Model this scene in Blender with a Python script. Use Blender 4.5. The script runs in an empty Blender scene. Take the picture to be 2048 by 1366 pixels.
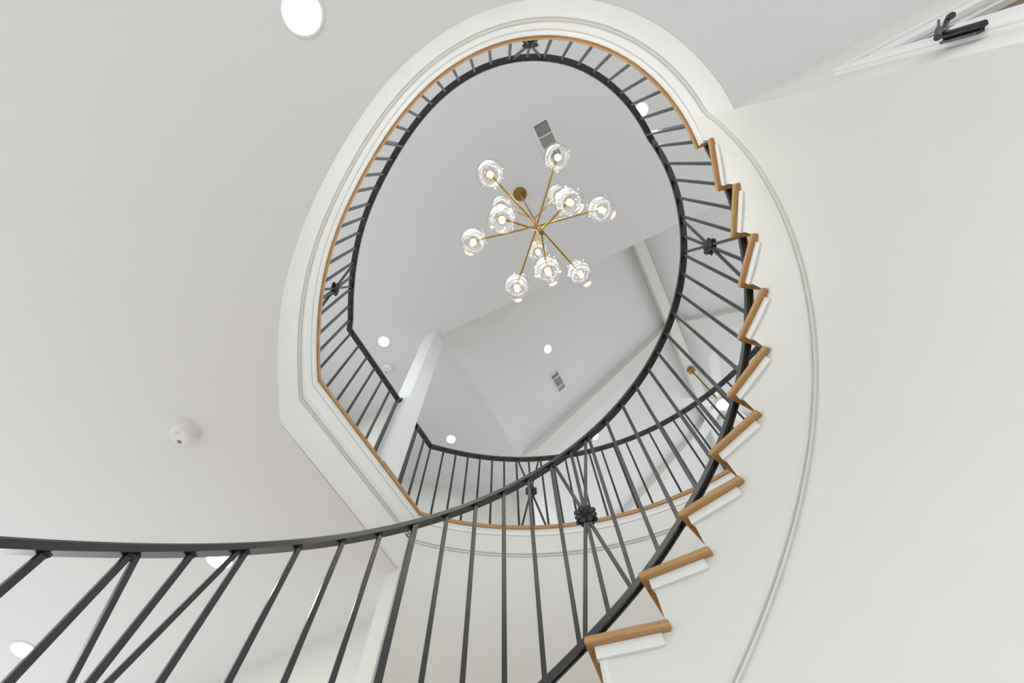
import bpy, bmesh, math, random
import numpy as np
from mathutils import Vector, Matrix
random.seed(7)
SC = bpy.context.scene
COL = SC.collection
PI = math.pi
CAMZ = 1.0                      # lens height above the lower floor; house axes u, v -> x, y

# ------------------------------------------------------------------ camera
F, ZEN, ROT = 905.0, (1005.0, 326.0), math.radians(62.75)
_z = np.array([ZEN[0] - 1024, ZEN[1] - 683, F]); _z /= np.linalg.norm(_z)
_x = np.array([1.0, 0, 0]) - _z * _z[0]; _x /= np.linalg.norm(_x)
_y = np.cross(_z, _x)
_c, _s = math.cos(ROT), math.sin(ROT)
BU, BV = _x * _c + _y * _s, -_x * _s + _y * _c
M3 = np.array([BU, BV, _z])     # camera axes (right, down, forward) -> world

def ray(px, py):
    return M3 @ np.array([px - 1024.0, py - 683.0, F])

def at(px, py, z):
    """point of the picture's ray at world height z"""
    d = ray(px, py)
    t = (z - CAMZ) / d[2]
    return Vector((d[0] * t, d[1] * t, z))

def on_plane(px, py, n, k):
    """point of the ray on the plane n . p = k"""
    d = Vector(ray(px, py)); o = Vector((0, 0, CAMZ)); n = Vector(n)
    return o + d * ((k - n.dot(o)) / n.dot(d))

def on_cyl(px, py, c, r):
    d = ray(px, py) / ray(px, py)[2]
    a = d[0] ** 2 + d[1] ** 2; b = -2 * (d[0] * c[0] + d[1] * c[1]); k = c[0] ** 2 + c[1] ** 2 - r * r
    t = (-b + math.sqrt(max(0, b * b - 4 * a * k))) / (2 * a)
    return math.degrees(math.atan2(d[1] * t - c[1], d[0] * t - c[0])), t + CAMZ

cam = bpy.data.cameras.new('camera')
co = bpy.data.objects.new('camera', cam); COL.objects.link(co)
R = Matrix((M3[:, 0], -M3[:, 1], -M3[:, 2])).transposed()
co.matrix_world = Matrix.Translation((0, 0, CAMZ)) @ R.to_4x4()
cam.sensor_width = 36.0; cam.lens = F / 2048 * 36.0; cam.clip_start = 0.02
SC.camera = co

# ------------------------------------------------------------------ materials
def principled(name, base, rough=0.6, metal=0.0, spec=0.5):
    m = bpy.data.materials.new(name); m.use_nodes = True
    b = m.node_tree.nodes['Principled BSDF']
    b.inputs['Base Color'].default_value = (*base, 1)
    b.inputs['Roughness'].default_value = rough
    b.inputs['Metallic'].default_value = metal
    b.inputs['Specular IOR Level'].default_value = spec
    return m, m.node_tree, b

def paint(name, base, rough=0.7, bump=0.02, scale=220):
    m, nt, b = principled(name, base, rough, 0, 0.3)
    tc = nt.nodes.new('ShaderNodeTexCoord'); n = nt.nodes.new('ShaderNodeTexNoise')
    n.inputs['Scale'].default_value = scale; n.inputs['Detail'].default_value = 3
    bp = nt.nodes.new('ShaderNodeBump'); bp.inputs['Strength'].default_value = bump; bp.inputs['Distance'].default_value = 0.002
    nt.links.new(tc.outputs['Object'], n.inputs['Vector']); nt.links.new(n.outputs['Fac'], bp.inputs['Height'])
    nt.links.new(bp.outputs['Normal'], b.inputs['Normal'])
    return m

def wood(name, dark, light, scale=(3, 40, 40), rough=0.4):
    m, nt, b = principled(name, light, rough)
    tc = nt.nodes.new('ShaderNodeTexCoord'); mp = nt.nodes.new('ShaderNodeMapping')
    mp.inputs['Scale'].default_value = scale
    n = nt.nodes.new('ShaderNodeTexNoise'); n.inputs['Scale'].default_value = 2.0; n.inputs['Detail'].default_value = 6
    n.inputs['Distortion'].default_value = 0.6
    cr = nt.nodes.new('ShaderNodeValToRGB')
    cr.color_ramp.elements[0].position = 0.3; cr.color_ramp.elements[0].color = (*dark, 1)
    cr.color_ramp.elements[1].position = 0.7; cr.color_ramp.elements[1].color = (*light, 1)
    nt.links.new(tc.outputs['Object'], mp.inputs['Vector']); nt.links.new(mp.outputs['Vector'], n.inputs['Vector'])
    nt.links.new(n.outputs['Fac'], cr.inputs['Fac']); nt.links.new(cr.outputs['Color'], b.inputs['Base Color'])
    return m

M = {}
M['wall'] = paint('wall_paint_warm_white', (0.77, 0.77, 0.735))
M['ceil'] = paint('ceiling_paint_white', (0.80, 0.80, 0.80))
M['trim'] = paint('trim_paint_satin', (0.84, 0.84, 0.825), 0.4, 0.005)
M['oak'] = wood('oak_treads', (0.40, 0.215, 0.08), (0.55, 0.325, 0.13))
M['oakedge'] = wood('oak_edge', (0.38, 0.205, 0.08), (0.52, 0.305, 0.125), (5, 5, 60))
M['floor'] = wood('pale_floor', (0.44, 0.44, 0.44), (0.50, 0.50, 0.50), (2, 12, 2))
M['floor_up'] = wood('pale_upper_floor', (0.58, 0.58, 0.58), (0.66, 0.66, 0.66), (2, 12, 2))
M['doorwood'] = wood('door_brown_wood', (0.12, 0.075, 0.04), (0.18, 0.11, 0.06))
M['iron'] = principled('black_iron', (0.020, 0.020, 0.023), 0.27, 0.0, 0.7)[0]
nt = M['iron'].node_tree
_n = nt.nodes.new('ShaderNodeTexNoise'); _n.inputs['Scale'].default_value = 160
_b = nt.nodes.new('ShaderNodeBump'); _b.inputs['Strength'].default_value = 0.05; _b.inputs['Distance'].default_value = 0.001
nt.links.new(_n.outputs['Fac'], _b.inputs['Height']); nt.links.new(_b.outputs['Normal'], nt.nodes['Principled BSDF'].inputs['Normal'])
M['cast'] = principled('black_cast_iron', (0.012, 0.012, 0.013), 0.42)[0]
M['brass'] = principled('aged_brass', (0.33, 0.195, 0.05), 0.30, 0.85)[0]
M['plastic'] = principled('white_plastic', (0.82, 0.82, 0.80), 0.35)[0]
M['dark'] = principled('painted_shade_dark', (0.03, 0.03, 0.03), 0.8)[0]  # near-black colour standing in for shade inside openings
M['grey'] = principled('grey_louvre', (0.45, 0.45, 0.45), 0.6)[0]
M['rubber'] = principled('grey_rubber', (0.05, 0.05, 0.05), 0.7)[0]
m = bpy.data.materials.new('clear_glass'); m.use_nodes = True
nt = m.node_tree; nt.nodes.remove(nt.nodes['Principled BSDF'])
_lw = nt.nodes.new('ShaderNodeLayerWeight'); _lw.inputs['Blend'].default_value = 0.28
_mr = nt.nodes.new('ShaderNodeMapRange'); _mr.inputs['To Min'].default_value = 0.07; _mr.inputs['To Max'].default_value = 0.7
_tr = nt.nodes.new('ShaderNodeBsdfTransparent'); _tr.inputs['Color'].default_value = (.98, .98, .98, 1)
_gl = nt.nodes.new('ShaderNodeBsdfGlossy'); _gl.inputs['Roughness'].default_value = 0.10
_df = nt.nodes.new('ShaderNodeBsdfTranslucent'); _df.inputs['Color'].default_value = (.95, .95, .95, 1)
_m1 = nt.nodes.new('ShaderNodeMixShader'); _m1.inputs['Fac'].default_value = 0.06
_m2 = nt.nodes.new('ShaderNodeMixShader')
nt.links.new(_lw.outputs['Facing'], _mr.inputs['Value']); nt.links.new(_mr.outputs['Result'], _m2.inputs['Fac'])
nt.links.new(_gl.outputs['BSDF'], _m1.inputs[1]); nt.links.new(_df.outputs['BSDF'], _m1.inputs[2])
nt.links.new(_tr.outputs['BSDF'], _m2.inputs[1]); nt.links.new(_m1.outputs['Shader'], _m2.inputs[2])
nt.links.new(_m2.outputs['Shader'], nt.nodes['Material Output'].inputs['Surface'])
M['glass'] = m
def emit(name, col, s):
    m = bpy.data.materials.new(name); m.use_nodes = True
    b = m.node_tree.nodes['Principled BSDF']
    b.inputs['Base Color'].default_value = (0.9, 0.9, 0.9, 1)
    b.inputs['Emission Color'].default_value = (*col, 1); b.inputs['Emission Strength'].default_value = s
    return m
M['bulb'] = emit('clear_bulb_added_glow', (1.0, 0.97, 0.92), 95.0)  # glow added to the chandelier bulbs to brighten the stairwell
M['fanlens'] = emit('lit_fan_lens', (1, 1, 1), 8.0)
M['lens'] = emit('lit_lamp_lens', (1.0, 1.0, 1.0), 85.0)

# ------------------------------------------------------------------ mesh helpers
class MB:
    def __init__(s): s.v, s.f = [], []
    def add(s, vs, fs):
        o = len(s.v); s.v += [tuple(p) for p in vs]; s.f += [tuple(i + o for i in f) for f in fs]; return s
    def box(s, c, size, mat=None):
        x, y, z = (q / 2 for q in size); c = Vector(c)
        vs = [Vector((a * x, b * y, d * z)) for d in (-1, 1) for b in (-1, 1) for a in (-1, 1)]
        vs = [(mat @ q if mat else q) + c for q in vs]
        return s.add(vs, [(0, 2, 3, 1), (4, 5, 7, 6), (0, 1, 5, 4), (2, 6, 7, 3), (0, 4, 6, 2), (1, 3, 7, 5)])
    def bar(s, a, b, w, h, side=None):
        """square bar from a to b; side = direction of its width"""
        a, b = Vector(a), Vector(b); d = (b - a).normalized()
        side = Vector(side) if side is not None else Vector((1, 0, 0))
        side = (side - d * side.dot(d)).normalized(); up = d.cross(side)
        vs = [p + side * (i * w / 2) + up * (j * h / 2) for p in (a, b) for i, j in ((-1, -1), (1, -1), (1, 1), (-1, 1))]
        return s.add(vs, [(3, 2, 1, 0), (4, 5, 6, 7), (0, 1, 5, 4), (1, 2, 6, 5), (2, 3, 7, 6), (3, 0, 4, 7)])
    def tube(s, pts, r, n=12):
        pts = [Vector(p) for p in pts]; rs = r if isinstance(r, (list, tuple)) else [r] * len(pts)
        o = len(s.v); ref = None
        for i, p in enumerate(pts):
            d = (pts[min(i + 1, len(pts) - 1)] - pts[max(i - 1, 0)]).normalized()
            if ref is None:
                ref = Vector((0, 0, 1)) if abs(d.z) < 0.9 else Vector((1, 0, 0))
            a = (ref - d * ref.dot(d)).normalized(); b = d.cross(a); ref = a
            for k in range(n):
                t = 2 * PI * k / n; s.v.append(tuple(p + (a * math.cos(t) + b * math.sin(t)) * rs[i]))
        for i in range(len(pts) - 1):
            for k in range(n):
                q = (k + 1) % n; s.f.append((o + i * n + k, o + i * n + q, o + (i + 1) * n + q, o + (i + 1) * n + k))
        s.f.append(tuple(o + k for k in range(n))[::-1]); s.f.append(tuple(o + (len(pts) - 1) * n + k for k in range(n)))
        return s
    def lathe(s, prof, n=32, mat=None, c=(0, 0, 0), closed=False):
        """prof = [(r, z)]; revolved about z"""
        o = len(s.v); c = Vector(c); m = len(prof)
        for k in range(n):
            t = 2 * PI * k / n
            for r, z in prof:
                q = Vector((r * math.cos(t), r * math.sin(t), z)); s.v.append(tuple((mat @ q if mat else q) + c))
        for k in range(n):
            q = (k + 1) % n
            for j in range(m if closed else m - 1):
                j2 = (j + 1) % m
                s.f.append((o + k * m + j, o + q * m + j, o + q * m + j2, o + k * m + j2))
        if not closed:
            if prof[0][0] > 1e-4: s.f.append(tuple(o + k * m for k in range(n))[::-1])
            if prof[-1][0] > 1e-4: s.f.append(tuple(o + k * m + m - 1 for k in range(n)))
        return s
    def sweep(s, path, prof, closed_prof=True, cap=True, nrm=None, loop=False):
        """path = [(x, y, z)]; prof = [(n, dz)], n along the left-hand horizontal normal (mitred)"""
        P = [Vector(p) for p in path]; o = len(s.v); m = len(prof); N = len(P)
        for i, p in enumerate(P):
            def seg(a, b):
                t = P[b] - P[a]; t.z = 0; t.normalize(); return Vector((-t.y, t.x, 0))
            if nrm: nn = Vector(nrm[i])
            elif loop: n1, n2 = seg((i - 1) % N, i), seg(i, (i + 1) % N); nn = (n1 + n2) / max(0.3, 1 + n1.dot(n2))
            elif i == 0: nn = seg(0, 1)
            elif i == N - 1: nn = seg(N - 2, N - 1)
            else:
                n1, n2 = seg(i - 1, i), seg(i, i + 1); nn = (n1 + n2) / max(0.3, 1 + n1.dot(n2))
            for a, dz in prof: s.v.append((p.x + nn.x * a, p.y + nn.y * a, p.z + dz))
        for i in range(N if loop else N - 1):
            i2 = (i + 1) % N
            for j in range(m if closed_prof else m - 1):
                j2 = (j + 1) % m; s.f.append((o + i * m + j, o + i2 * m + j, o + i2 * m + j2, o + i * m + j2))
        if cap and closed_prof and not loop:
            s.f.append(tuple(o + j for j in range(m))); s.f.append(tuple(o + (N - 1) * m + j for j in range(m))[::-1])
        return s
    def prism(s, poly, z0, z1):
        n = len(poly); o = len(s.v)
        s.v += [(x, y, z0) for x, y in poly] + [(x, y, z1) for x, y in poly]
        s.f.append(tuple(range(o, o + n))[::-1]); s.f.append(tuple(range(o + n, o + 2 * n)))
        for i in range(n):
            j = (i + 1) % n; s.f.append((o + i, o + j, o + n + j, o + n + i))
        return s
    def build(s, name, mat, parent=None, smooth=False, bevel=0, seg=2, frame=None, under=None, angle=35):
        if under is not None: inv = under.inverted(); s.v = [tuple(inv @ Vector(p)) for p in s.v]
        if frame is not None: inv = frame.inverted(); s.v = [tuple(inv @ Vector(p)) for p in s.v]
        me = bpy.data.meshes.new(name); me.from_pydata(s.v, [], s.f); me.update()
        bm = bmesh.new(); bm.from_mesh(me); bmesh.ops.recalc_face_normals(bm, faces=bm.faces); bm.to_mesh(me); bm.free()
        o = bpy.data.objects.new(name, me); COL.objects.link(o); me.materials.append(M[mat] if isinstance(mat, str) else mat)
        if parent:
            o.parent = parent; o.matrix_parent_inverse = Matrix.Translation(parent.location).inverted() if not parent.parent else Matrix.Identity(4)
            if parent.parent or parent.type == 'MESH': o.matrix_parent_inverse = Matrix.Identity(4)
        if frame is not None: o.matrix_basis = frame
        if bevel:
            bv = o.modifiers.new('bevel', 'BEVEL'); bv.width = bevel; bv.segments = seg; bv.limit_method = 'ANGLE'; bv.angle_limit = math.radians(40)
        if smooth:
            for p in me.polygons: p.use_smooth = True
            try: me.set_sharp_from_angle(angle=math.radians(angle))
            except Exception: pass
        return o

def tag(o, label=None, cat=None, group=None, kind=None):
    if label: o['label'] = label
    if cat: o['category'] = cat
    if group: o['group'] = group
    if kind: o['kind'] = kind
    return o
def empty(name, loc, label, cat, group=None):
    o = bpy.data.objects.new(name, None); COL.objects.link(o); o.location = loc; o.empty_display_size = 0.1
    return tag(o, label, cat, group)
def struct(o): o['kind'] = 'structure'; return o

# ------------------------------------------------------------------ key heights and plan
ZC1 = 3.052          # lower ceiling
ZN0, ZN1 = 3.525, 3.555   # landing nosing
ZF2 = 3.555          # upper floor
ZR = 4.44            # underside of the level handrail
ZC2 = 6.12           # upper flat ceiling
RISE, DTH, TH0 = 0.1778, 11.78, -86.3
SCN, RI = (0.3443, 0.0859), 1.0135       # stair axis, radius of the tread ends
OC, RO = (0.2853, -0.0448), 2.202        # outer stair wall
RB = RI + 0.070                          # balusters on the stair
def pol(c, r, deg, z=0.0): return Vector((c[0] + r * math.cos(math.radians(deg)), c[1] + r * math.sin(math.radians(deg)), z))

WOOD1 = [(1369,253.7),(1347.5,220),(1321,187.6),(1292,157),(1261,132),(1227.5,110.7),(1187.6,93.2),(1147.6,82.4),(1101.5,78.4),(1063,79),(1032,83),(1001,91.3),(970.5,103),(940,118),(909,137.5),(878,163),(847.5,192),(816.8,223),(786,264.5),(755,307.5),(724.5,358),(702.7,402.5),(691,431),(678.4,464),(665.6,507.6),(656.6,543.5),(650,574),(644,613),(640,656),(638,700),(638.7,750)]
CEN = (0.45, 0.25)
_pp = [at(x, y, 3.54) for x, y in WOOD1] + [Vector((0.59, 1.580, 0))] + [pol(SCN, RI, a) for a in (-86.3, -90)]
_ph, _rr = [], []
for p in _pp:
    a = math.degrees(math.atan2(p.y - CEN[1], p.x - CEN[0]))
    if a > 0: a -= 360
    _ph.append(a); _rr.append(math.hypot(p.x - CEN[0], p.y - CEN[1]))
_w = [1] * len(WOOD1) + [6, 6, 3]
_k = np.polyfit((np.array(_ph) + 184) / 92, _rr, 7, w=_w)
def land_r(phi): return float(np.polyval(_k, (phi + 184) / 92))
PH0 = _ph[-2]; PH1 = _ph[-3]
LAND = [Vector((CEN[0] + land_r(a) * math.cos(math.radians(a)), CEN[1] + land_r(a) * math.sin(math.radians(a)), 0)) for a in np.linspace(PH0, PH1, 72)]
CH0, CH1 = Vector((0.59, 1.578, 0)), Vector((1.770, 1.578, 0))
LAND[-1] = CH0
OA0 = math.degrees(math.atan2(CH1.y - OC[1], CH1.x - OC[0]))
OUT = [pol(OC, RO, a) for a in np.linspace(OA0, -88, 80)]
OUT[0] = CH1
EDGE = LAND + OUT                        # the whole wooden edge, walking with the opening on the right hand
def lift(path, z): return [(p.x, p.y, z) for p in path]
def offset(path, d):
    q = []
    N = len(path)
    for i, p in enumerate(path):
        def seg(a, b):
            t = path[b] - path[a]; t = Vector((t.x, t.y, 0)).normalized(); return Vector((-t.y, t.x, 0))
        if i == 0: n = seg(0, 1)
        elif i == N - 1: n = seg(N - 2, N - 1)
        else:
            a, b = seg(i - 1, i), seg(i, i + 1); n = (a + b) / max(0.3, 1 + a.dot(b))
        q.append(Vector((p.x, p.y, p.z)) + n * d)
    return q


# ------------------------------------------------------------------ setting: floors, ceilings, walls
def holed(name, mat, hole, rect, z, parent=None):
    bm = bmesh.new()
    def loop(pts):
        vs = [bm.verts.new((p[0], p[1], z)) for p in pts]
        return [bm.edges.new((vs[i], vs[(i + 1) % len(vs)])) for i in range(len(vs))]
    x0, y0, x1, y1 = rect
    e = loop([(x0, y0), (x1, y0), (x1, y1), (x0, y1)])
    if hole: e += loop([(p[0], p[1]) for p in hole])
    bmesh.ops.triangle_fill(bm, use_beauty=True, use_dissolve=False, edges=e)
    me = bpy.data.meshes.new(name); bm.to_mesh(me); bm.free()
    o = bpy.data.objects.new(name, me); COL.objects.link(o); me.materials.append(M[mat])
    return struct(o)

XA, YA, XB, YB = -2.6, -4.07, 7.6, 5.2
struct(MB().box(((XA + XB) / 2, (YA + YB) / 2, -0.05), (XB - XA, YB - YA, 0.1)).build('floor', 'floor'))
OVF = 0.036                                # overhang of the nosings
OV = 0.024                                 # overhang of the treads
RS = RI + OV + .002                            # face of the stringer wall
CORNER = -95.15
def rs(a): return RS - 0.012 * max(0.0, min(1.0, (-84.0 - a) / 11.0))
WR = 0.251                                # face of the wall under the landing
wedge = pol(SCN, rs(CORNER), CORNER)
fas = offset(EDGE, 0.030)
LW = [wedge] + [p for p in fas[:len(LAND)] if p.x < 0.235 or p.y > 0] 
hole1 = LW + offset(EDGE, 0.05)[len(LAND):]
holed('ceiling', 'ceil', hole1, (XA, YA, XB, YB), ZC1)
hole2 = offset(EDGE, 0.06)
holed('floor_upper', 'floor_up', hole2, (XA, YA, XB, YB), ZF2 - 0.001)

# landing fascia (plaster face between the lower ceiling and the oak edge)
chord_end = Vector((1.73, 1.608, 0))
fpath = [pol(SCN, rs(-92.5) + .0006, -92.5)] + LW + [chord_end]
struct(MB().sweep(lift(fpath, 0), [(0, ZC1 + .002), (0.05, ZC1 + .002), (0.05, ZN0), (0, ZN0)]).build('wall_landing', 'trim', smooth=True))
# outer wall of the stair
opath = [Vector((1.73, 1.578, 0)), CH1] + OUT[1:]
struct(MB().sweep(lift(opath, 0), [(0.03, 0), (0.131, 0), (0.131, ZN0), (0.03, ZN0)]).build('wall_stair', 'wall', smooth=True))
# small room beyond the jamb
struct(MB().box((2.08, 3.5, ZC1 / 2), (0.10, 3.3, ZC1)).build('wall_left', 'wall'))

# wall under the landing with its door
DV0, DV1, DZ = -1.10, -1.90, 2.47
w = MB()
w.box((WR + .055, (-0.962 + DV0) / 2, ZC1 / 2), (.11, -0.962 - DV0, ZC1))
w.box((WR + .055, (DV0 + DV1) / 2, (DZ + ZC1) / 2), (.11, DV0 - DV1, ZC1 - DZ))
w.box((WR + .055, (DV1 + YA) / 2, ZC1 / 2), (.11, DV1 - YA, ZC1))
struct(w.build('wall_right', 'wall'))
dr = struct(bpy.data.objects.new('door_1', None)); COL.objects.link(dr); dr.location = (WR, (DV0 + DV1) / 2, 0)
for nm, c, sz in (('casing', (WR - .009, DV0 + .045, DZ / 2 + .045), (.018, .09, DZ + .09)), ('casing', (WR - .009, DV1 - .045, DZ / 2 + .045), (.018, .09, DZ + .09)),
                  ('casing', (WR - .009, (DV0 + DV1) / 2, DZ + .045), (.018, DV0 - DV1, .09))):
    MB().box(c, sz).build(nm, 'trim', dr, bevel=.004)
g = MB()
g.box((WR - .022, DV0 + .08, DZ / 2 + .045), (.010, .02, DZ + .09)).box((WR - .022, (DV0 + DV1) / 2, DZ + .08), (.010, DV0 - DV1 + .16, .02)).box((WR - .022, DV1 - .08, DZ / 2 + .045), (.010, .02, DZ + .09))
g.build('casing_band', 'trim', dr, bevel=.003)
lf = MB()
lf.box((WR + .025, DV0 - .09, DZ / 2), (.04, .17, DZ - .006)).box((WR + .025, DV1 + .09, DZ / 2), (.04, .17, DZ - .006)).box((WR + .025, (DV0 + DV1) / 2, DZ - .012), (.04, DV0 - DV1, .018)).box((WR + .025, (DV0 + DV1) / 2, .12), (.04, DV0 - DV1, .24))
lf.build('door_frame', 'trim', dr, bevel=.003)
MB().box((WR + .034, (DV0 + DV1) / 2, DZ / 2 + .1), (.02, DV0 - DV1 - .3, DZ - .2)).build('door_panel', 'doorwood', dr)

# ------------------------------------------------------------------ staircase
NOSE_A = [-86.53, -74.73, -63.31, -52.11, -40.95, -29.16, -17.77, -5.53, 6.21, 18.52]
def ang_nose(k): return NOSE_A[k] if k < 10 else NOSE_A[9] + 11.9 * (k - 9)
def z_nose(k): return ZN1 - RISE * k       # top of tread k (k = 0 is the landing)
st = empty('curved_staircase', (SCN[0], SCN[1], 0), 'curved staircase with oak treads and white risers winding up the right side', 'staircase')
def arcs(r, a0, a1, n): return [pol(SCN, r, a) for a in np.linspace(a0, a1, n)]
SKEW = [3.0, 3.5, 4.0, 4.0, 4.5, 4.5, 5.5, 8.0, 8.5, 10.5]
def front(k):
    """tip of the nosing, its direction and where it meets the outer wall"""
    p = pol(SCN, RI, ang_nose(k)); a = math.radians(ang_nose(k) - (SKEW[k] if k < 10 else 10.5))
    d = Vector((math.cos(a), math.sin(a), 0)); o = p - Vector((SCN[0], SCN[1], 0))
    b = o.dot(d); t = -b + math.sqrt(b * b - (o.dot(o) - 2.165 ** 2))
    return p, d, p + d * t
def fang(k):
    q = front(k)[2]; return math.degrees(math.atan2(q.y - SCN[1], q.x - SCN[0]))
NT = 19
COVE_T = [(-.010, 0), (.019, 0), (.019, -.004), (.015, -.005), (.009, -.010), (.005, -.018), (.004, -.027), (.009, -.029), (.009, -.036), (-.010, -.036)]
def tread_outline(k, r0, r1, a0, a1):
    i = arcs(r0, a0, a1, 7); o = arcs(r1, a1, a0, 9)
    return [(p.x, p.y) for p in i + o]
for k in range(1, NT + 1):
    z1 = z_nose(k); z0 = z1 - 0.027
    af = ang_nose(k); ab = ang_nose(k - 1)
    back = ab - math.degrees(0.046 / RI)
    # tread: front nosing at af, runs under the riser above; the moulded return projects past the stringer
    poly = [(p.x, p.y) for p in (pol(SCN, RI, af), pol(SCN, RI, back))]
    pe = arcs(RS + 0.004, back, back, 1)[0]; poly.append((pe.x, pe.y))
    pe = pol(SCN, RS + 0.004, ab - .4); poly.append((pe.x, pe.y))
    poly += [(p.x, p.y) for p in arcs(2.165, fang(k - 1) - .4, fang(k), 9)]
    fr = Matrix.Translation(pol(SCN, RI, af)) @ Matrix.Rotation(math.radians((af + back) / 2 - 90), 4, 'Z') @ Matrix.Translation((0, 0, z0))
    t = MB().prism(poly, z0, z1).build('tread', 'oak', st, bevel=.009, seg=3, frame=fr)
    # cove moulding under the return and under the front
    fo = math.degrees(OVF / RI)
    q0, q1 = pol(SCN, RS + .001, af - fo), pol(SCN, RS + .001, back + 1.9)
    q0 = q0 + (q0 - q1).normalized() * .006
    MB().sweep([(p.x, p.y, z0) for p in (q0, q1)], [(a, z) for a, z in COVE_T]).build('cove_moulding', 'trim', t, smooth=True, under=fr)
    # riser below this tread's nosing
    rz0 = z_nose(k + 1) if k < NT else 0.0
    p, dirv, q = front(k); tv = Vector((-dirv.y, dirv.x, 0))
    p0 = p - tv * OVF + dirv * (OV + .009); p1 = q - tv * OVF
    pq = [p0, p1, p1 - tv * .018, p0 - tv * .018]
    MB().prism([(e.x, e.y) for e in pq], rz0 - (0.0 if k == NT else 0.025), z0).build('riser', 'trim', st)
    cv = [p0, p1, p1 + tv * .010, p0 + tv * .010]
    MB().prism([(p.x, p.y) for p in cv], z0 - .016, z0).build('front_moulding', 'trim', t, bevel=.005, under=fr)
# landing riser
p, dirv, q0 = front(0); tv = Vector((-dirv.y, dirv.x, 0))
p0 = p - tv * OVF + dirv * (OV + .009); p1 = q0 - tv * OVF
MB().prism([(e.x, e.y) for e in (p0, p1, p1 - tv * .018, p0 - tv * .018)], z_nose(1) - .025, ZN0).build('riser', 'trim', st)

# curved wall below the treads: one plaster face from the floor up to the saw-tooth
w = MB()
def wall_piece(a0, a1, top):
    n = max(2, int((a1 - a0) / 1.5) + 1)
    i = [pol(SCN, rs(a), a) for a in np.linspace(a0, a1, n)]; o = arcs(RS + .10, a0, a1, n)
    for j in range(n - 1):
        b0, b1, c0, c1 = i[j], i[j + 1], o[j], o[j + 1]
        vs = [(p.x, p.y, z) for z in (0, top) for p in (b0, b1, c1, c0)]
        w.add(vs, [(0, 1, 5, 4), (4, 5, 6, 7), (2, 3, 7, 6)])
    for p, q in ((i[0], o[0]), (i[-1], o[-1])):
        w.add([(p.x, p.y, 0), (q.x, q.y, 0), (q.x, q.y, top), (p.x, p.y, top)], [(0, 1, 2, 3)])
fo = math.degrees(OVF / RI)
wall_piece(CORNER, ang_nose(0) - fo, ZN0)
for k in range(1, NT + 1): wall_piece(ang_nose(k - 1) - fo, ang_nose(k) - fo, z_nose(k) - .027)
struct(w.build('wall_under_stair', 'wall', smooth=True))

# mouldings
BAND = [(.004, 0), (-.008, 0), (-.010, .002), (-.010, .008), (-.004, .010), (-.004, .013), (-.016, .016), (-.018, .024), (-.012, .031), (-.008, .042), (-.0055, .056), (-.005, .070), (.004, .072)]
mz = [(-96.5, 3.295), (-94.1, 3.25), (-88.5, 3.13), (-77.5, 2.907), (-66.9, 2.707), (-59.8, 2.60), (-52.2, 2.49), (-48.2, 2.43), (-40.1, 2.318), (-30.4, 2.177), (-20.1, 2.017), (-11, 1.87), (-3.4, 1.745), (20, 1.39), (60, .785), (100, .19), (112, 0.0)]
mfit = np.polyfit([q[0] for q in mz], [q[1] for q in mz], 4)
mould = []
for a in np.linspace(-96.5, 108, 130):
    p = pol(SCN, rs(a), a); z = max(0.0, float(np.polyval(mfit, a)))
    if a < -94: z = 3.295 - (a + 96.5) * .016
    mould.append((p.x, p.y, z))
inner = [p for p in fas[:len(LAND)] if p.x < 0.235 or p.y > 0]
tpath = [(p.x, p.y, 3.295) for p in ([Vector((1.76, 1.608, 0))] + inner[::-1])]
# walked the other way round, so the profile is mirrored
struct(MB().sweep(tpath + mould, [(-a, z) for a, z in BAND]).build('trim_1', 'wall', smooth=True))
struct(MB().sweep(lift([Vector((1.70, 1.578, 0)), CH1] + OUT[1:], 3.295), [(a + .03, z) for a, z in BAND]).build('trim_2', 'wall', smooth=True))
# cove under the landing edge, oak edge of the landing
COVE = [(.032, -.046), (.023, -.046), (.023, -.038), (.026, -.034), (.024, -.018), (.018, -.010), (.014, -.006), (.014, 0), (.032, 0)]
LAND[0] = front(0)[0]
EDGE = LAND + OUT
FEDGE = [front(0)[2]] + EDGE
struct(MB().sweep(lift(FEDGE, ZN0), COVE).build('trim_3', 'trim', smooth=True))
NOSE = [(.004, 0), (.10, 0), (.10, .030), (.004, .030), (.0015, .026), (0, .015), (.0015, .004)]
struct(MB().sweep(lift(FEDGE, ZN0), NOSE).build('trim_4', 'oakedge', smooth=True))

# ------------------------------------------------------------------ railings
SBPX = [(1310,292.5),(1329,326.7),(1344.3,359),(1354.8,395),(1362.7,432),(1368.6,472.5,'x'),(1370,510.6),(1365,547),(1358.3,586.7),(1349,628),(1332,666.8),(1311.5,700.5),(1296.8,738.6),(1272,773.7),(1242.8,806.6),(1211.5,839.6),(1178.6,879),(1141.6,904.5,'x'),(1102,931),(1057,962),(1007.4,986),(951.7,1013.5),(894,1033),(830,1052,'n'),(760,1070),(686,1083),(599,1094),(492,1103.3),(384,1107.6,'x'),(258,1110.6),(88,1107.6)]
_th = np.array([on_cyl(q[0], q[1], SCN, RB) for q in SBPX])
_rk = np.polyfit(_th[:, 0] / 90, _th[:, 1], 5)
_r1 = np.polyfit(_th[-9:, 0], _th[-9:, 1], 1)
TJ = -90.0
_zj = float(np.polyval(_rk, TJ / 90))
def z_rail(a):
    a1 = _th[-1, 0]
    if a > a1: return float(np.polyval(_rk, a1 / 90)) + _r1[0] * (a - a1)
    return float(np.polyval(_rk, a / 90)) + (ZR - _zj) * max(0, 1 - (a - TJ) / 25.0)
def z_low(a):                              # underside of the bottom rail: it rests on the nosings
    ks = list(range(NT + 1))
    return ZN1 - RISE * float(np.interp(a, [ang_nose(k) for k in ks], ks)) + 0.003 - (0 if a > ang_nose(0) else 0.0)
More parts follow.
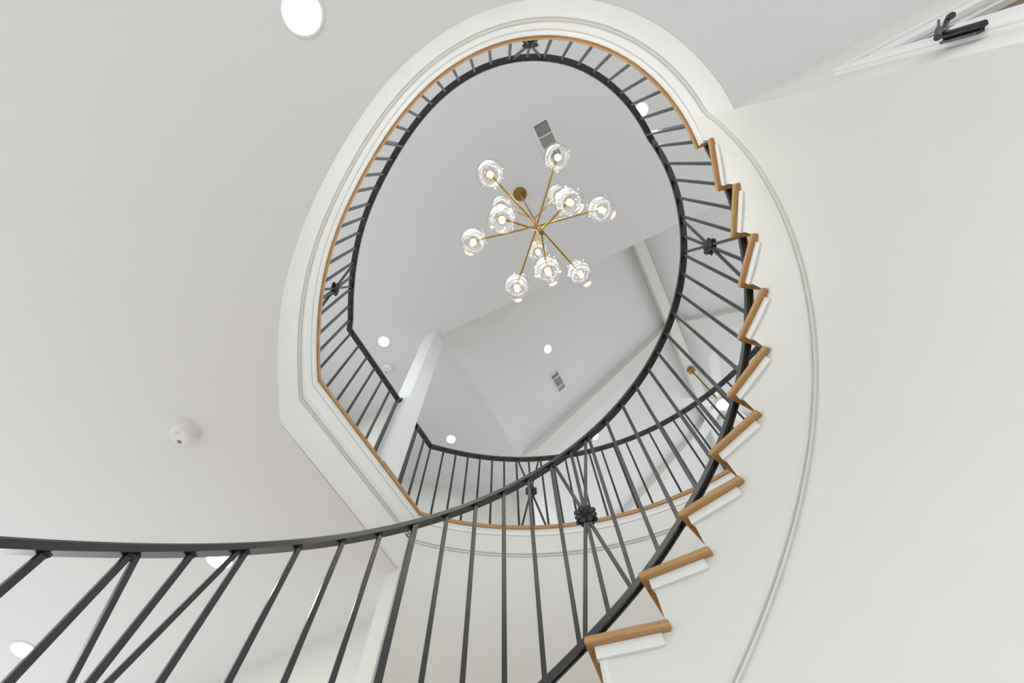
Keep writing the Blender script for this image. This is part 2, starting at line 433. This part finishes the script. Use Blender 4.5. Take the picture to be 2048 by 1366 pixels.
def offset_var(path, f):
    a, b = offset(path, 0.0), offset(path, 1.0)
    return [p + (q - p) * f(i) for i, (p, q) in enumerate(zip(a, b))]
rl_land = offset_var(LAND, lambda i: 0.070 + 0.025 * min(1.0, i / 14.0))
chr_end = Vector((1.275, 1.673, 0))
stair_rail = [pol(SCN, RB, a, z_rail(a)) for a in np.linspace(136, TJ, 130)]
lr = [Vector((p.x, p.y, ZR)) for p in rl_land if p.x < stair_rail[-1].x - .03 or p.y > 0]
lr[-1] = Vector((lr[-1].x, 1.673, ZR))
RAIL = [(-.019, 0), (.021, 0), (.021, .022), (.016, .029), (-.014, .029), (-.019, .022)]
r1 = empty('stair_railing', (SCN[0], SCN[1], 0), 'black iron railing winding up the stair and round the landing to the post', 'railing')
path1 = stair_rail + lr + [Vector((chr_end.x, chr_end.y, ZR))]
hr = MB().sweep(path1, RAIL).build('handrail', 'iron', r1, smooth=True, angle=30)
ZB = 3.645
lowp = [pol(SCN, RB, a, z_low(a)) for a in np.linspace(136, ang_nose(0) - .5, 120)] + [pol(SCN, RB, -90, ZB)]
MB().sweep(lowp, [(-.017, 0), (-.007, 0), (-.007, .006), (.007, .006), (.007, 0), (.017, 0), (.017, .026), (-.017, .026)]).build('bottom_rail', 'iron', r1, smooth=True, angle=30)

ZB = 3.645                                 # bottom rail over the upper floor
LOWP = [(-.014, 0), (.014, 0), (.014, .022), (-.014, .022)]
def baluster(root, base, top, side, w=.016, name='baluster'):
    m = MB(); b, t = Vector(base), Vector(top)
    m.bar(b, t, w, w, side)
    d = (t - b).normalized()
    m.bar(t - d * .008, t, w * 1.4, w * 1.4, side)
    return m.build(name, 'iron', root, bevel=.0015, seg=1)
def brace(root, a, b, side):
    a, b = Vector(a), Vector(b); e = (b - a).normalized() * .012; a, b = a - e, b + e
    return MB().bar(a, b, .015, .014, side).build('diagonal_brace', 'iron', root, bevel=.0015, seg=1)
def rosette(root, c, n):
    """two cast flowers back to back on the crossing; n = horizontal normal of the railing"""
    n = Vector(n).normalized(); t = Vector((-n.y, n.x, 0)); up = Vector((0, 0, 1)); c = Vector(c)
    mat = Matrix((t, up, n)).transposed()
    m = MB()
    for sgn in (-1, 1):
        o = c + n * (sgn * .009); mm = mat @ Matrix.Diagonal((1, 1, sgn))
        m.lathe([(0.001, .017), (.006, .016), (.009, .012), (.010, .009), (.014, .012), (.018, .009), (.020, .004), (.041, .002), (.043, -.003), (.001, -.004)], 24, mm, o)
        for k in range(8):
            a = 2 * PI * k / 8 + PI / 8
            ex = Vector((math.cos(a), math.sin(a), 0)); ey = Vector((-math.sin(a), math.cos(a), 0)); ez = Vector((0, 0, 1))
            cen = ex * .034 + ez * .003
            vs, fs = [], []
            nu, nv = 8, 6
            for i in range(nv + 1):
                ph = -PI / 2 + PI * i / nv
                for j in range(nu):
                    q = 2 * PI * j / nu
                    x, y, z = math.cos(ph) * math.cos(q), math.cos(ph) * math.sin(q), math.sin(ph)
                    wdt = .0145 * (1 + .26 * x)
                    vs.append(mm @ (cen + ex * (x * .0165) + ey * (y * wdt) + ez * (z * .0075 + .003 * x * x - (.0035 if abs(y) < .3 and z > 0 else 0))) + o)
            for i in range(nv):
                for j in range(nu): fs.append((i * nu + j, i * nu + (j + 1) % nu, (i + 1) * nu + (j + 1) % nu, (i + 1) * nu + j))
            m.add(vs, fs)
    m.tube([c - n * .011, c + n * .011], .016, 16)
    return m.build('rosette', 'cast', root, smooth=True, angle=60)

# balusters on the stair
sb = []
for q in SBPX:
    a, z = on_cyl(q[0], q[1], SCN, RB); sb.append([a, q[2] if len(q) > 2 else ''])
step = (sb[-1][0] - sb[20][0]) / (len(sb) - 21)
a = sb[-1][0]
while a + step < 130: a += step; sb.append([a, ''])
sb.append([135.0, 'n'])
for i, (a, kd) in enumerate(sb):
    nrm = pol((0, 0), 1, a); tan = Vector((-nrm.y, nrm.x, 0))
    bt, tp = pol(SCN, RB, a, z_low(a) + .024), pol(SCN, RB, a, z_rail(a) + .002)
    if kd == 'n':
        b0 = pol(SCN, RB, a, z_nose(next(k for k in range(NT + 1) if ang_nose(k) >= a or k == NT)))
        MB().bar(b0, tp + Vector((0, 0, .006)), .030, .022, nrm).build('newel_bar', 'iron', r1, bevel=.002, seg=1)
        continue
    baluster(r1, bt, tp, nrm)
    if kd == 'x':
        a0, a1 = sb[i - 1][0], sb[i + 1][0]
        P = lambda q, f, d: pol(SCN, RB, q + d, (f(q) + (.024 if f is z_low else 0)))
        brace(r1, P(a0, z_low, .9), P(a1, z_rail, -.9), nrm); brace(r1, P(a0, z_rail, .9), P(a1, z_low, -.9), nrm)
        c = (P(a0, z_low, 0) + P(a1, z_rail, 0) + P(a0, z_rail, 0) + P(a1, z_low, 0)) / 4
        mid = pol(SCN, RB, a, c.z); rosette(r1, mid, nrm)

# balusters on the landing, in order from the stair head to the post
LBPX = [(1293.7,269,'n'),(1274.5,242),(1257.5,213),(1240,186),(1212,166.7),(1183.6,148.5),(1153,136),(1120.5,126.7),(1087,123.8),(1053.9,123,'x'),(1019.4,126.7),(983.7,134.7),(952,150.7),(921,166.7),(892,185),(865,209),(841,235),(820,262),(806,293.7,'n'),(784.5,318),(769,347.5),(758,376),(742,407),(733.5,435.4),(723,464),(715.6,494.8),(710.4,524.3),(706.6,552.5,'x'),(704.8,577),(702.7,609),(701.5,638),(701.5,666),(717,690.5),(733,713.5),(748.4,735.4),(763.5,757.5),(779.5,779),(794,799.5,'n')]
rp = path1[100:]
def snap(p):
    best = None
    for i in range(len(rp) - 1):
        a, b = rp[i], rp[i + 1]; d = b - a
        t = max(0, min(1, (p - a).dot(d) / d.length_squared)); q = a + d * t
        if best is None or (q - p).length < best[0]: best = ((q - p).length, q, d.normalized())
    return best[1], best[2]
lb = []
for q in LBPX:
    p, d = snap(at(q[0], q[1], ZR)); lb.append((p, Vector((-d.y, d.x, 0)), q[2] if len(q) > 2 else ''))
def panel(root, L, zb, zt):
    for i, (p, n, kd) in enumerate(L):
        lo, hi = Vector((p.x, p.y, zb)), Vector((p.x, p.y, zt + .002))
        if kd in 'nf' and kd: lo.z = ZF2
        if kd == 'n':
            MB().bar(lo, hi + Vector((0, 0, .006)), .036, .014, n).build('newel_bar', 'iron', root, bevel=.002, seg=1); continue
        if kd == 'f':
            MB().bar(lo, hi + Vector((0, 0, .006)), .036, .014, (1, 0, 0)).build('newel_bar', 'iron', root, bevel=.002, seg=1); continue
        baluster(root, lo, hi, n)
        if kd == 'x':
            A, B = L[i - 1][0], L[i + 1][0]
            e = (B - A).normalized() * .014
            f = lambda q, z, s: Vector((q.x + e.x * s, q.y + e.y * s, z))
            brace(root, f(A, zb, 1), f(B, zt, -1), n); brace(root, f(A, zt, 1), f(B, zb, -1), n)
            rosette(root, (p.x, p.y, (zb + zt) / 2), n)
panel(r1, lb, ZB + .022, ZR)
MB().sweep([(p.x, p.y, ZB) for p in path1[130:]], LOWP).build('bottom_rail', 'iron', r1, smooth=True, angle=30)
MB().box((chr_end.x + .004, chr_end.y, ZR + .015), (.012, .055, .055)).build('wall_plate', 'iron', r1, bevel=.002, seg=1)

# second railing: from the post round the outer edge of the opening
out_r = [Vector((1.455, 1.673, ZR))] + [Vector((p.x, p.y, ZR)) for p in offset(EDGE, 0.085)[len(LAND):]]
out_r[1] = Vector((out_r[1].x, 1.673, ZR))
r2 = empty('gallery_railing', (1.455, 1.673, ZF2), 'black iron railing from the white post round the far gallery edge', 'railing')
MB().sweep(out_r, RAIL).build('handrail', 'iron', r2, smooth=True, angle=30)
MB().box((1.459, 1.673, ZR + .015), (.012, .055, .055)).build('wall_plate', 'iron', r2, bevel=.002, seg=1)
rp = out_r
G = [(834,855,'n'),(847,877),(861,896),(886.4,904),(911.3,909),(935.5,914.4),(959.6,918),(983.8,921.7),(1007.7,924),(1032,924.7),(1057,924.7,'x'),(1081,924),(1105.5,921.5),(1130.3,918),(1153.6,911.8),(1178.6,907.5),(1203.5,902),(1227.7,893),(1251.8,885),(1275,876),(1298,865),(1324,854),(1347,840.6),(1369.7,827),(1391.6,812),(1412.6,795)]
L = []
for q in G:
    p, d = snap(at(q[0], q[1], ZR)); L.append((p, Vector((-d.y, d.x, 0)), q[2] if len(q) > 2 else ''))
a_last = math.degrees(math.atan2(L[-1][0].y - OC[1], L[-1][0].x - OC[0])); rr = RO + .085
k = 0
stp = math.degrees(.1075 / rr)
while a_last - stp > -86:
    a_last -= stp; k += 1
    n = pol((0, 0), 1, a_last); L.append((pol(OC, rr, a_last, ZR), n, 'x' if k == 7 else ''))
panel(r2, L, ZF2 + .042, ZR)
MB().sweep([(p.x, p.y, ZF2 + .020) for p in out_r], LOWP).build('bottom_rail', 'iron', r2, smooth=True, angle=30)

# white post
post = MB().box((1.370, 1.652, (ZF2 + ZC2) / 2), (.170, .160, ZC2 - ZF2)).build('trim_5', 'ceil', bevel=.003)
struct(post)

# ------------------------------------------------------------------ upper ceiling and vault
EA, SL = 1.513, 0.670                     # eave line and pitch
AP = -1.28; ZAP = ZC2 + SL * (EA - AP)
def edge_u(v): return 1.375 + (EA - v) * 0.026
EM = 2 * AP - EA
flat = MB()
flat.add([(XA, YA, ZC2), (edge_u(YA), YA, ZC2), (edge_u(EA), EA, ZC2), (XA, EA, ZC2)], [(0, 1, 2, 3)])
flat.add([(XA, EA, ZC2), (edge_u(EA), EA, ZC2), (XB, EA, ZC2), (XB, YB, ZC2), (XA, YB, ZC2)], [(0, 1, 2, 3, 4)])
struct(flat.build('ceiling_upper', 'ceil'))
v = MB()
v.add([(edge_u(EA), EA, ZC2), (XB, EA, ZC2), (XB, AP, ZAP), (edge_u(AP), AP, ZAP)], [(0, 1, 2, 3)])
v.add([(edge_u(AP), AP, ZAP), (XB, AP, ZAP), (XB, EM, ZC2), (edge_u(EM), EM, ZC2)], [(0, 1, 2, 3)])
struct(v.build('ceiling_vault', 'ceil'))
gw = MB()
gw.add([(edge_u(EA), EA, ZC2), (edge_u(AP), AP, ZAP), (edge_u(EM), EM, ZC2)], [(0, 1, 2)])
struct(gw.build('wall_gable', 'wall'))
gw = MB()
gw.add([(XB, EA, ZC2), (XB, AP, ZAP), (XB, EM, ZC2)], [(0, 1, 2)])
struct(gw.build('wall_gable_far', 'wall'))
# beams
RBZ = 7.66
struct(MB().box(((1.40 + XB) / 2, (-1.205 - 1.350) / 2, (RBZ + ZAP) / 2), (XB - 1.40 - .01, .145, ZAP - RBZ)).build('beam_ridge', 'wall', bevel=.004))
def rafter(name, u0, u1, flatlen=True):
    m = MB(); d = .135
    prof = [(EA + .0, ZC2 + .003), (EA - .265, ZC2 + .016), (-1.205, ZC2 + SL * (EA + 1.205) - d), (-1.205, ZC2 + SL * (EA + 1.205) + .0)]
    n = len(prof)
    m.add([(u0, y, z) for y, z in prof] + [(u1, y, z) for y, z in prof], [tuple(range(n))[::-1], tuple(range(n, 2 * n))] + [(i, (i + 1) % n, n + (i + 1) % n, n + i) for i in range(n)])
    prof = [(2 * AP - y - .005, z) for y, z in prof]
    m.add([(u0, y, z) for y, z in prof] + [(u1, y, z) for y, z in prof], [tuple(range(n)), tuple(range(n, 2 * n))[::-1]] + [(i, (i + 1) % n, n + (i + 1) % n, n + i) for i in range(n)])
    return struct(m.build(name, 'wall', bevel=.003))
rafter('beam_gable', 1.358, 1.60)
rafter('beam_middle', 3.39, 3.60)
rafter('beam_far', 5.40, 5.60)
# unseen outer walls, added to hold back daylight except through long open bands
def window_wall(name, c, along, length, z0, z1, sill, head):
    m = MB()
    for a, b in ((z0, sill), (head, z1)):
        sz = (length, .12, b - a) if along == 'x' else (.12, length, b - a)
        m.box((c[0], c[1], (a + b) / 2), sz)
    return struct(m.build(name, 'wall'))
window_wall('wall_added_west_lower', (XA, (YA + YB) / 2), 'y', YB - YA, 0, ZC1, 0.9, 2.3)
window_wall('wall_added_west_upper', (XA, (YA + YB) / 2), 'y', YB - YA, ZF2, ZC2, ZF2 + 0.9, ZF2 + 2.1)
window_wall('wall_added_south_upper', ((XA + XB) / 2, YA), 'x', XB - XA, ZF2, ZC2, ZF2 + 1.1, ZF2 + 1.9)
# gallery walls
gal = [pol(OC, 4.10, a) for a in np.linspace(79, 24.5, 24)]
struct(MB().sweep(lift(gal, 0), [(0, ZF2), (.12, ZF2), (.12, ZC2), (0, ZC2)]).build('wall_gallery', 'wall', smooth=True))
window_wall('wall_back', (-.25, 3.30), 'x', 4.6, ZF2, ZC2, ZF2 + .3, ZF2 + 2.1)  # unseen window band added low down to let daylight into the upper hall
struct(MB().box((2.02, 2.93, (ZF2 + ZC2) / 2), (.20, .62, ZC2 - ZF2)).build('wall_pier', 'wall'))

# ------------------------------------------------------------------ lamps
SLN = Vector((0, -SL, -1)).normalized()   # underside normal of the near slope (pointing down)
def slope_point(px, py): return on_plane(px, py, (0, SL, 1), SL * EA + ZC2)
def recessed(p, down, label, d=.150):
    down = Vector(down).normalized()
    e = empty('recessed_light', p, label, 'ceiling light', 'round recessed ceiling lights')
    x = Vector((1, 0, 0)); y = down.cross(x).normalized(); x = y.cross(down)
    mat = Matrix((x, y, down)).transposed(); r = d / 2
    MB().lathe([(r, -.008), (r + .006, .001), (r + .005, .005), (r - .004, .007), (r - .006, .004), (r - .006, -.008)], 40, mat, p, closed=True).build('trim_ring', 'plastic', e, smooth=True)
    MB().lathe([(r - .006, .002), (r * .6, .005), (.001, .006)], 40, mat, p).build('lens', 'lens', e, smooth=True)
    return e
DN = (0, 0, -1)
recessed(at(605, 26, ZC1), DN, 'lit recessed light in the lower ceiling at the upper edge, beyond the oval opening', .155)
recessed(at(440, 1117, ZC1), DN, 'lit recessed light half hidden behind the foreground handrail', .155)
recessed(at(48, 1299, ZC1), DN, 'lit recessed light low in the corner behind the slanting foreground balusters', .155)
recessed(at(768, 683, ZC2), DN, 'lit recessed light beside the smoke detector and the bend of the landing handrail', .135)
recessed(at(1283, 220, ZC2), DN, 'lit recessed light glowing behind the landing handrail near the stair head', .135)
recessed(at(902, 878, ZC2), DN, 'lit recessed light just above the gallery handrail, next to the white post', .125)
recessed(slope_point(1095, 698), SLN, 'lit recessed light on the sloping ceiling above the small air vent', .120)
recessed(slope_point(1190, 872), SLN, 'lit recessed light on the sloping ceiling touching the stair handrail', .120)

# ------------------------------------------------------------------ smoke detectors and vents
def smoke(p, label, r):
    e = empty('smoke_detector', p, label, 'smoke detector', 'round white smoke detectors')
    p = Vector(p)
    MB().lathe([(r * 1.02, 0), (r * 1.02, -.010), (r * .98, -.013), (.001, -.013)], 40, None, p).build('base', 'plastic', e, smooth=True)
    MB().lathe([(r * .90, -.013), (r * .93, -.020), (r * .88, -.032), (r * .66, -.040), (r * .60, -.047), (.001, -.049)], 40, None, p).build('cover', 'plastic', e, smooth=True)
    g = MB()
    for k in range(5):
        g.box(p + Vector((r * .30 + (k - 2) * .0045, r * .32, -.0475)), (.002, .022 - abs(k - 2) * .004, .003))
    g.build('sounder_slots', 'dark', e)  # thin dark bars, the shade of the slots put into their colour
    MB().lathe([(.003, 0), (.003, -.002), (.001, -.0025)], 12, None, p + Vector((-r * .35, -.1 * r, -.0485))).build('test_lamp', 'grey', e, smooth=True)
smoke(at(372, 864, ZC1), 'white smoke detector alone on the lower ceiling', .068)
smoke(at(775, 737, ZC2), 'white smoke detector partly behind the landing handrail', .070)

def vent(c, ex, ey, dn, L, W, label, fr, split):
    """3-way diffuser; ex along its length, ey across, dn out of the ceiling"""
    e = empty('air_vent', c, label, 'air vent', 'white ceiling air vents')
    c = Vector(c); ex, ey, dn = Vector(ex).normalized(), Vector(ey).normalized(), Vector(dn).normalized()
    mat = Matrix((ex, ey, dn)).transposed()
    B = lambda m, x, y, z, sx, sy, sz, rot=None: m.box(c + mat @ Vector((x, y, z)), (sx, sy, sz), mat @ rot if rot else mat)
    il, iw = L - 2 * fr, W - 2 * fr
    m = MB()
    for s in (-1, 1):
        B(m, 0, s * (W - fr) / 2, .006, L, fr, .012); B(m, s * (L - fr) / 2, 0, .006, fr, iw, .012)
    x = -il / 2; xs = [x]
    for q in split[:-1]:
        x += il * q; xs.append(x); B(m, x, 0, .006, .012, iw, .012)
    xs.append(il / 2)
    m.build('frame', 'plastic', e, bevel=.002)
    B(MB(), 0, 0, .001, il, iw, .002).build('duct_shade_sheet', 'dark', e)  # flat dark sheet behind the louvres, the duct's shade put into its colour
    for i in range(3):
        a, b = xs[i] + .006, xs[i + 1] - .006; m = MB()
        if i == 1:
            n = 11
            for k in range(n): B(m, (a + b) / 2, -iw / 2 + iw * (k + .5) / n, .006, b - a, iw / n * .30, .008, Matrix.Rotation(.3, 3, 'X'))
        else:
            n = max(3, int((b - a) / .0160))
            for k in range(n): B(m, a + (b - a) * (k + .5) / n, 0, .006, (b - a) / n * .30, iw, .008, Matrix.Rotation(.35 if i else -.35, 3, 'Y'))
        m.build('louvres', 'plastic', e)
p0, p1 = at(1061, 248.7, ZC2), at(1094.5, 235, ZC2)
c1 = (p0 + p1) / 2 + Vector((.20, 0.0, 0))
vent(c1, (1, 0, 0), (0, 1, 0), DN, .40, .20, 'white louvred air vent on the flat ceiling beside the topmost chandelier globe', .026, (.36, .34, .30))
c2 = slope_point(1116, 763)
vent(c2, (1, 0, 0), Vector((0, -1, SL)), SLN, .31, .175, 'white louvred air vent on the sloping ceiling below a recessed light', .022, (.25, .5, .25))

# ------------------------------------------------------------------ chandelier
CU, CV = .362, -.023
ch = empty('globe_chandelier', (CU, CV, ZC2), 'brass branching chandelier with clear glass globes hanging in the stairwell', 'chandelier')
MB().lathe([(.001, -.030), (.030, -.028), (.066, -.016), (.072, -.006), (.072, 0)], 40, None, (CU, CV, ZC2)).build('canopy', 'brass', ch, smooth=True)
MB().tube([(CU, CV, ZC2 - .01), (CU, CV, 3.95), (CU, CV, 3.22)], .0075, 14).build('stem', 'brass', ch, smooth=True)
MB().lathe([(.001, 0), (.012, .001), (.014, .006), (.014, .070), (.010, .076), (.001, .076)], 24, None, (CU, CV, 3.205)).build('hub', 'brass', ch, smooth=True)
def globe_arm(E, zs):
    E = Vector(E); S = Vector((CU, CV, zs)); d = (E - S); h = Vector((d.x, d.y, 0)).normalized()
    neck = E + Vector((0, 0, .052))
    a = MB().tube([S, S + (neck - h * .012 - S) * .5, neck - h * .012], .0052, 10).build('arm', 'brass', ch, smooth=True)
    MB().lathe([(.001, .062), (.010, .060), (.021, .054), (.022, .046), (.022, .016), (.018, .012), (.001, .012)], 24, None, E).build('socket', 'brass', a, smooth=True)
    R_ = .074
    o = [(R_ * math.sin(t), .060 + R_ * math.cos(t)) for t in np.linspace(.03, 2.25, 20)]
    o += [(.0515, -.004), (.0475, -.020), (.0465, -.050), (.0470, -.085), (.0480, -.108)]
    i = [(max(.001, r - .003), z - .0005) for r, z in o]
    MB().lathe(o + i[::-1], 40, None, E, closed=True).build('glass_globe', 'glass', a, smooth=True, angle=60)
    MB().lathe([(.001, -.052), (.007, -.050), (.0115, -.043), (.0130, -.034), (.011, -.020), (.008, -.004), (.007, .014)], 20, None, E).build('bulb', 'bulb', a, smooth=True)
def globe_at(px, py, z): return at(px, py, z + CAMZ)
for (px, py, z, zs) in ((980, 349, 2.395, 2.44), (1161, 548, 2.47, 2.44), (946, 485, 2.40, 2.46), (1204, 420, 2.483, 2.46), (1116, 315, 2.56, 2.53), (1034, 576, 2.44, 2.50),
                        (1004, 440, 2.24, 2.27), (1140, 405, 2.22, 2.27), (1096, 543, 2.25, 2.26), (1003, 414, 3.02, 2.78), (1117, 391, 3.05, 2.78), (1076, 504, 2.95, 2.77)):
    globe_arm(globe_at(px, py, z), zs + CAMZ)

# ------------------------------------------------------------------ ceiling fan in the vaulted room
fc = Vector((4.20, -1.2775, RBZ)); fz = 6.58
fan = empty('ceiling_fan', fc, 'white ceiling fan on a long brass rod below the ridge beam, glimpsed between balusters', 'ceiling fan')
MB().lathe([(.001, -.055), (.030, -.050), (.062, -.030), (.068, -.010), (.068, 0)], 32, None, fc).build('canopy', 'brass', fan, smooth=True)
MB().tube([(fc.x, fc.y, RBZ - .03), (fc.x, fc.y, fz + .02)], .013, 14).build('downrod', 'brass', fan, smooth=True)
MB().lathe([(.001, .06), (.03, .055), (.08, .03), (.09, 0), (.085, -.04), (.06, -.055), (.001, -.055)], 32, None, (fc.x, fc.y, fz - .02)).build('motor_housing', 'plastic', fan, smooth=True)
MB().lathe([(.075, -.075), (.078, -.088), (.060, -.106), (.001, -.115)], 32, None, (fc.x, fc.y, fz)).build('light_kit', 'fanlens', fan, smooth=True)
for k in range(5):
    a = math.radians(190 + 72 * k); ex = Vector((math.cos(a), math.sin(a), 0)); ey = Vector((-math.sin(a), math.cos(a), 0))
    pts = [(.07, .035), (.20, .062), (.70, .070), (.78, .062), (.81, .035), (.81, -.035), (.78, -.062), (.70, -.070), (.20, -.062), (.07, -.035)]
    m = MB(); n = len(pts)
    vs = []
    for zz in (-.004, .004):
        for x, y in pts: vs.append(Vector((fc.x, fc.y, fz + zz)) + ex * x + ey * y + Vector((0, 0, y * .20)))
    m.add(vs, [tuple(range(n))[::-1], tuple(range(n, 2 * n))] + [(i, (i + 1) % n, n + (i + 1) % n, n + i) for i in range(n)])
    m.build('blade', 'plastic', fan, bevel=.002, seg=1)

# ------------------------------------------------------------------ black door hinge with its stop
def hp(px, py, u=WR - .031): return on_plane(px, py, (1, 0, 0), u)
ha, hb = hp(1893, 70), hp(1966, 50)
hv = (ha.y + hb.y) / 2
ha = Vector((WR - .031, hv, ha.z)); hb = Vector((WR - .031, hv, hb.z))
hg = empty('door_hinge', (WR - .02, hv, (ha.z + hb.z) / 2), 'black door hinge with a pin stop on the white door casing', 'hinge')
MB().tube([hb, ha], .0088, 16).build('barrel', 'cast', hg, smooth=True)
MB().box((WR - .0215, hv + .0, (ha.z + hb.z) / 2), (.006, .030, (ha.z - hb.z))).build('leaf', 'iron', hg, bevel=.001, seg=1)
ub = WR - .034
tp = [hp(1891, 70, WR - .03), hp(1891, 58, WR - .040), hp(1893, 42, WR - .05), hp(1899, 34, WR - .055)]
MB().tube(tp, [.0075, .0065, .0055, .0065], 12).build('stop_arm', 'cast', hg, smooth=True)
MB().tube([tp[-1], hp(1904, 31, WR - .057)], .0075, 14).build('stop_pad', 'rubber', hg, smooth=True)
MB().tube([hp(1889, 60, WR - .040), hp(1880, 62, WR - .045)], .005, 10).build('bracket', 'cast', hg, smooth=True)
MB().tube([hp(1877.5, 41, WR - .045), hp(1877.5, 60, WR - .045)], .003, 10).build('threaded_bolt', 'cast', hg, smooth=True)
MB().tube([hp(1877.5, 58, WR - .045), hp(1875, 75, WR - .045)], .0068, 14).build('bumper', 'rubber', hg, smooth=True)

# ------------------------------------------------------------------ daylight
wd = bpy.data.worlds.new('daylight'); SC.world = wd; wd.use_nodes = True
nt = wd.node_tree; tc = nt.nodes.new('ShaderNodeTexCoord'); sx = nt.nodes.new('ShaderNodeSeparateXYZ'); cr = nt.nodes.new('ShaderNodeValToRGB')
mr = nt.nodes.new('ShaderNodeMapRange'); mr.inputs['From Min'].default_value = -1
nt.links.new(tc.outputs['Generated'], sx.inputs[0]); nt.links.new(sx.outputs['Z'], mr.inputs['Value']); nt.links.new(mr.outputs['Result'], cr.inputs['Fac'])
cr.color_ramp.elements[0].position = 0.46; cr.color_ramp.elements[0].color = (0.30, 0.30, 0.295, 1)      # ground outside
cr.color_ramp.elements[1].position = 0.52; cr.color_ramp.elements[1].color = (0.93, 0.97, 1.02, 1)       # overcast sky
nt.links.new(cr.outputs['Color'], nt.nodes['Background'].inputs['Color'])
wd.node_tree.nodes['Background'].inputs['Strength'].default_value = 3.8

vs = SC.view_settings
vs.view_transform = 'Standard'; vs.look = 'None'; vs.exposure = 0.0; vs.gamma = 1.0; vs.use_curve_mapping = False
SC.cycles.use_denoising = True
SC.cycles.max_bounces = 12; SC.cycles.diffuse_bounces = 6; SC.cycles.transmission_bounces = 12
SC.cycles.caustics_reflective = False; SC.cycles.caustics_refractive = False
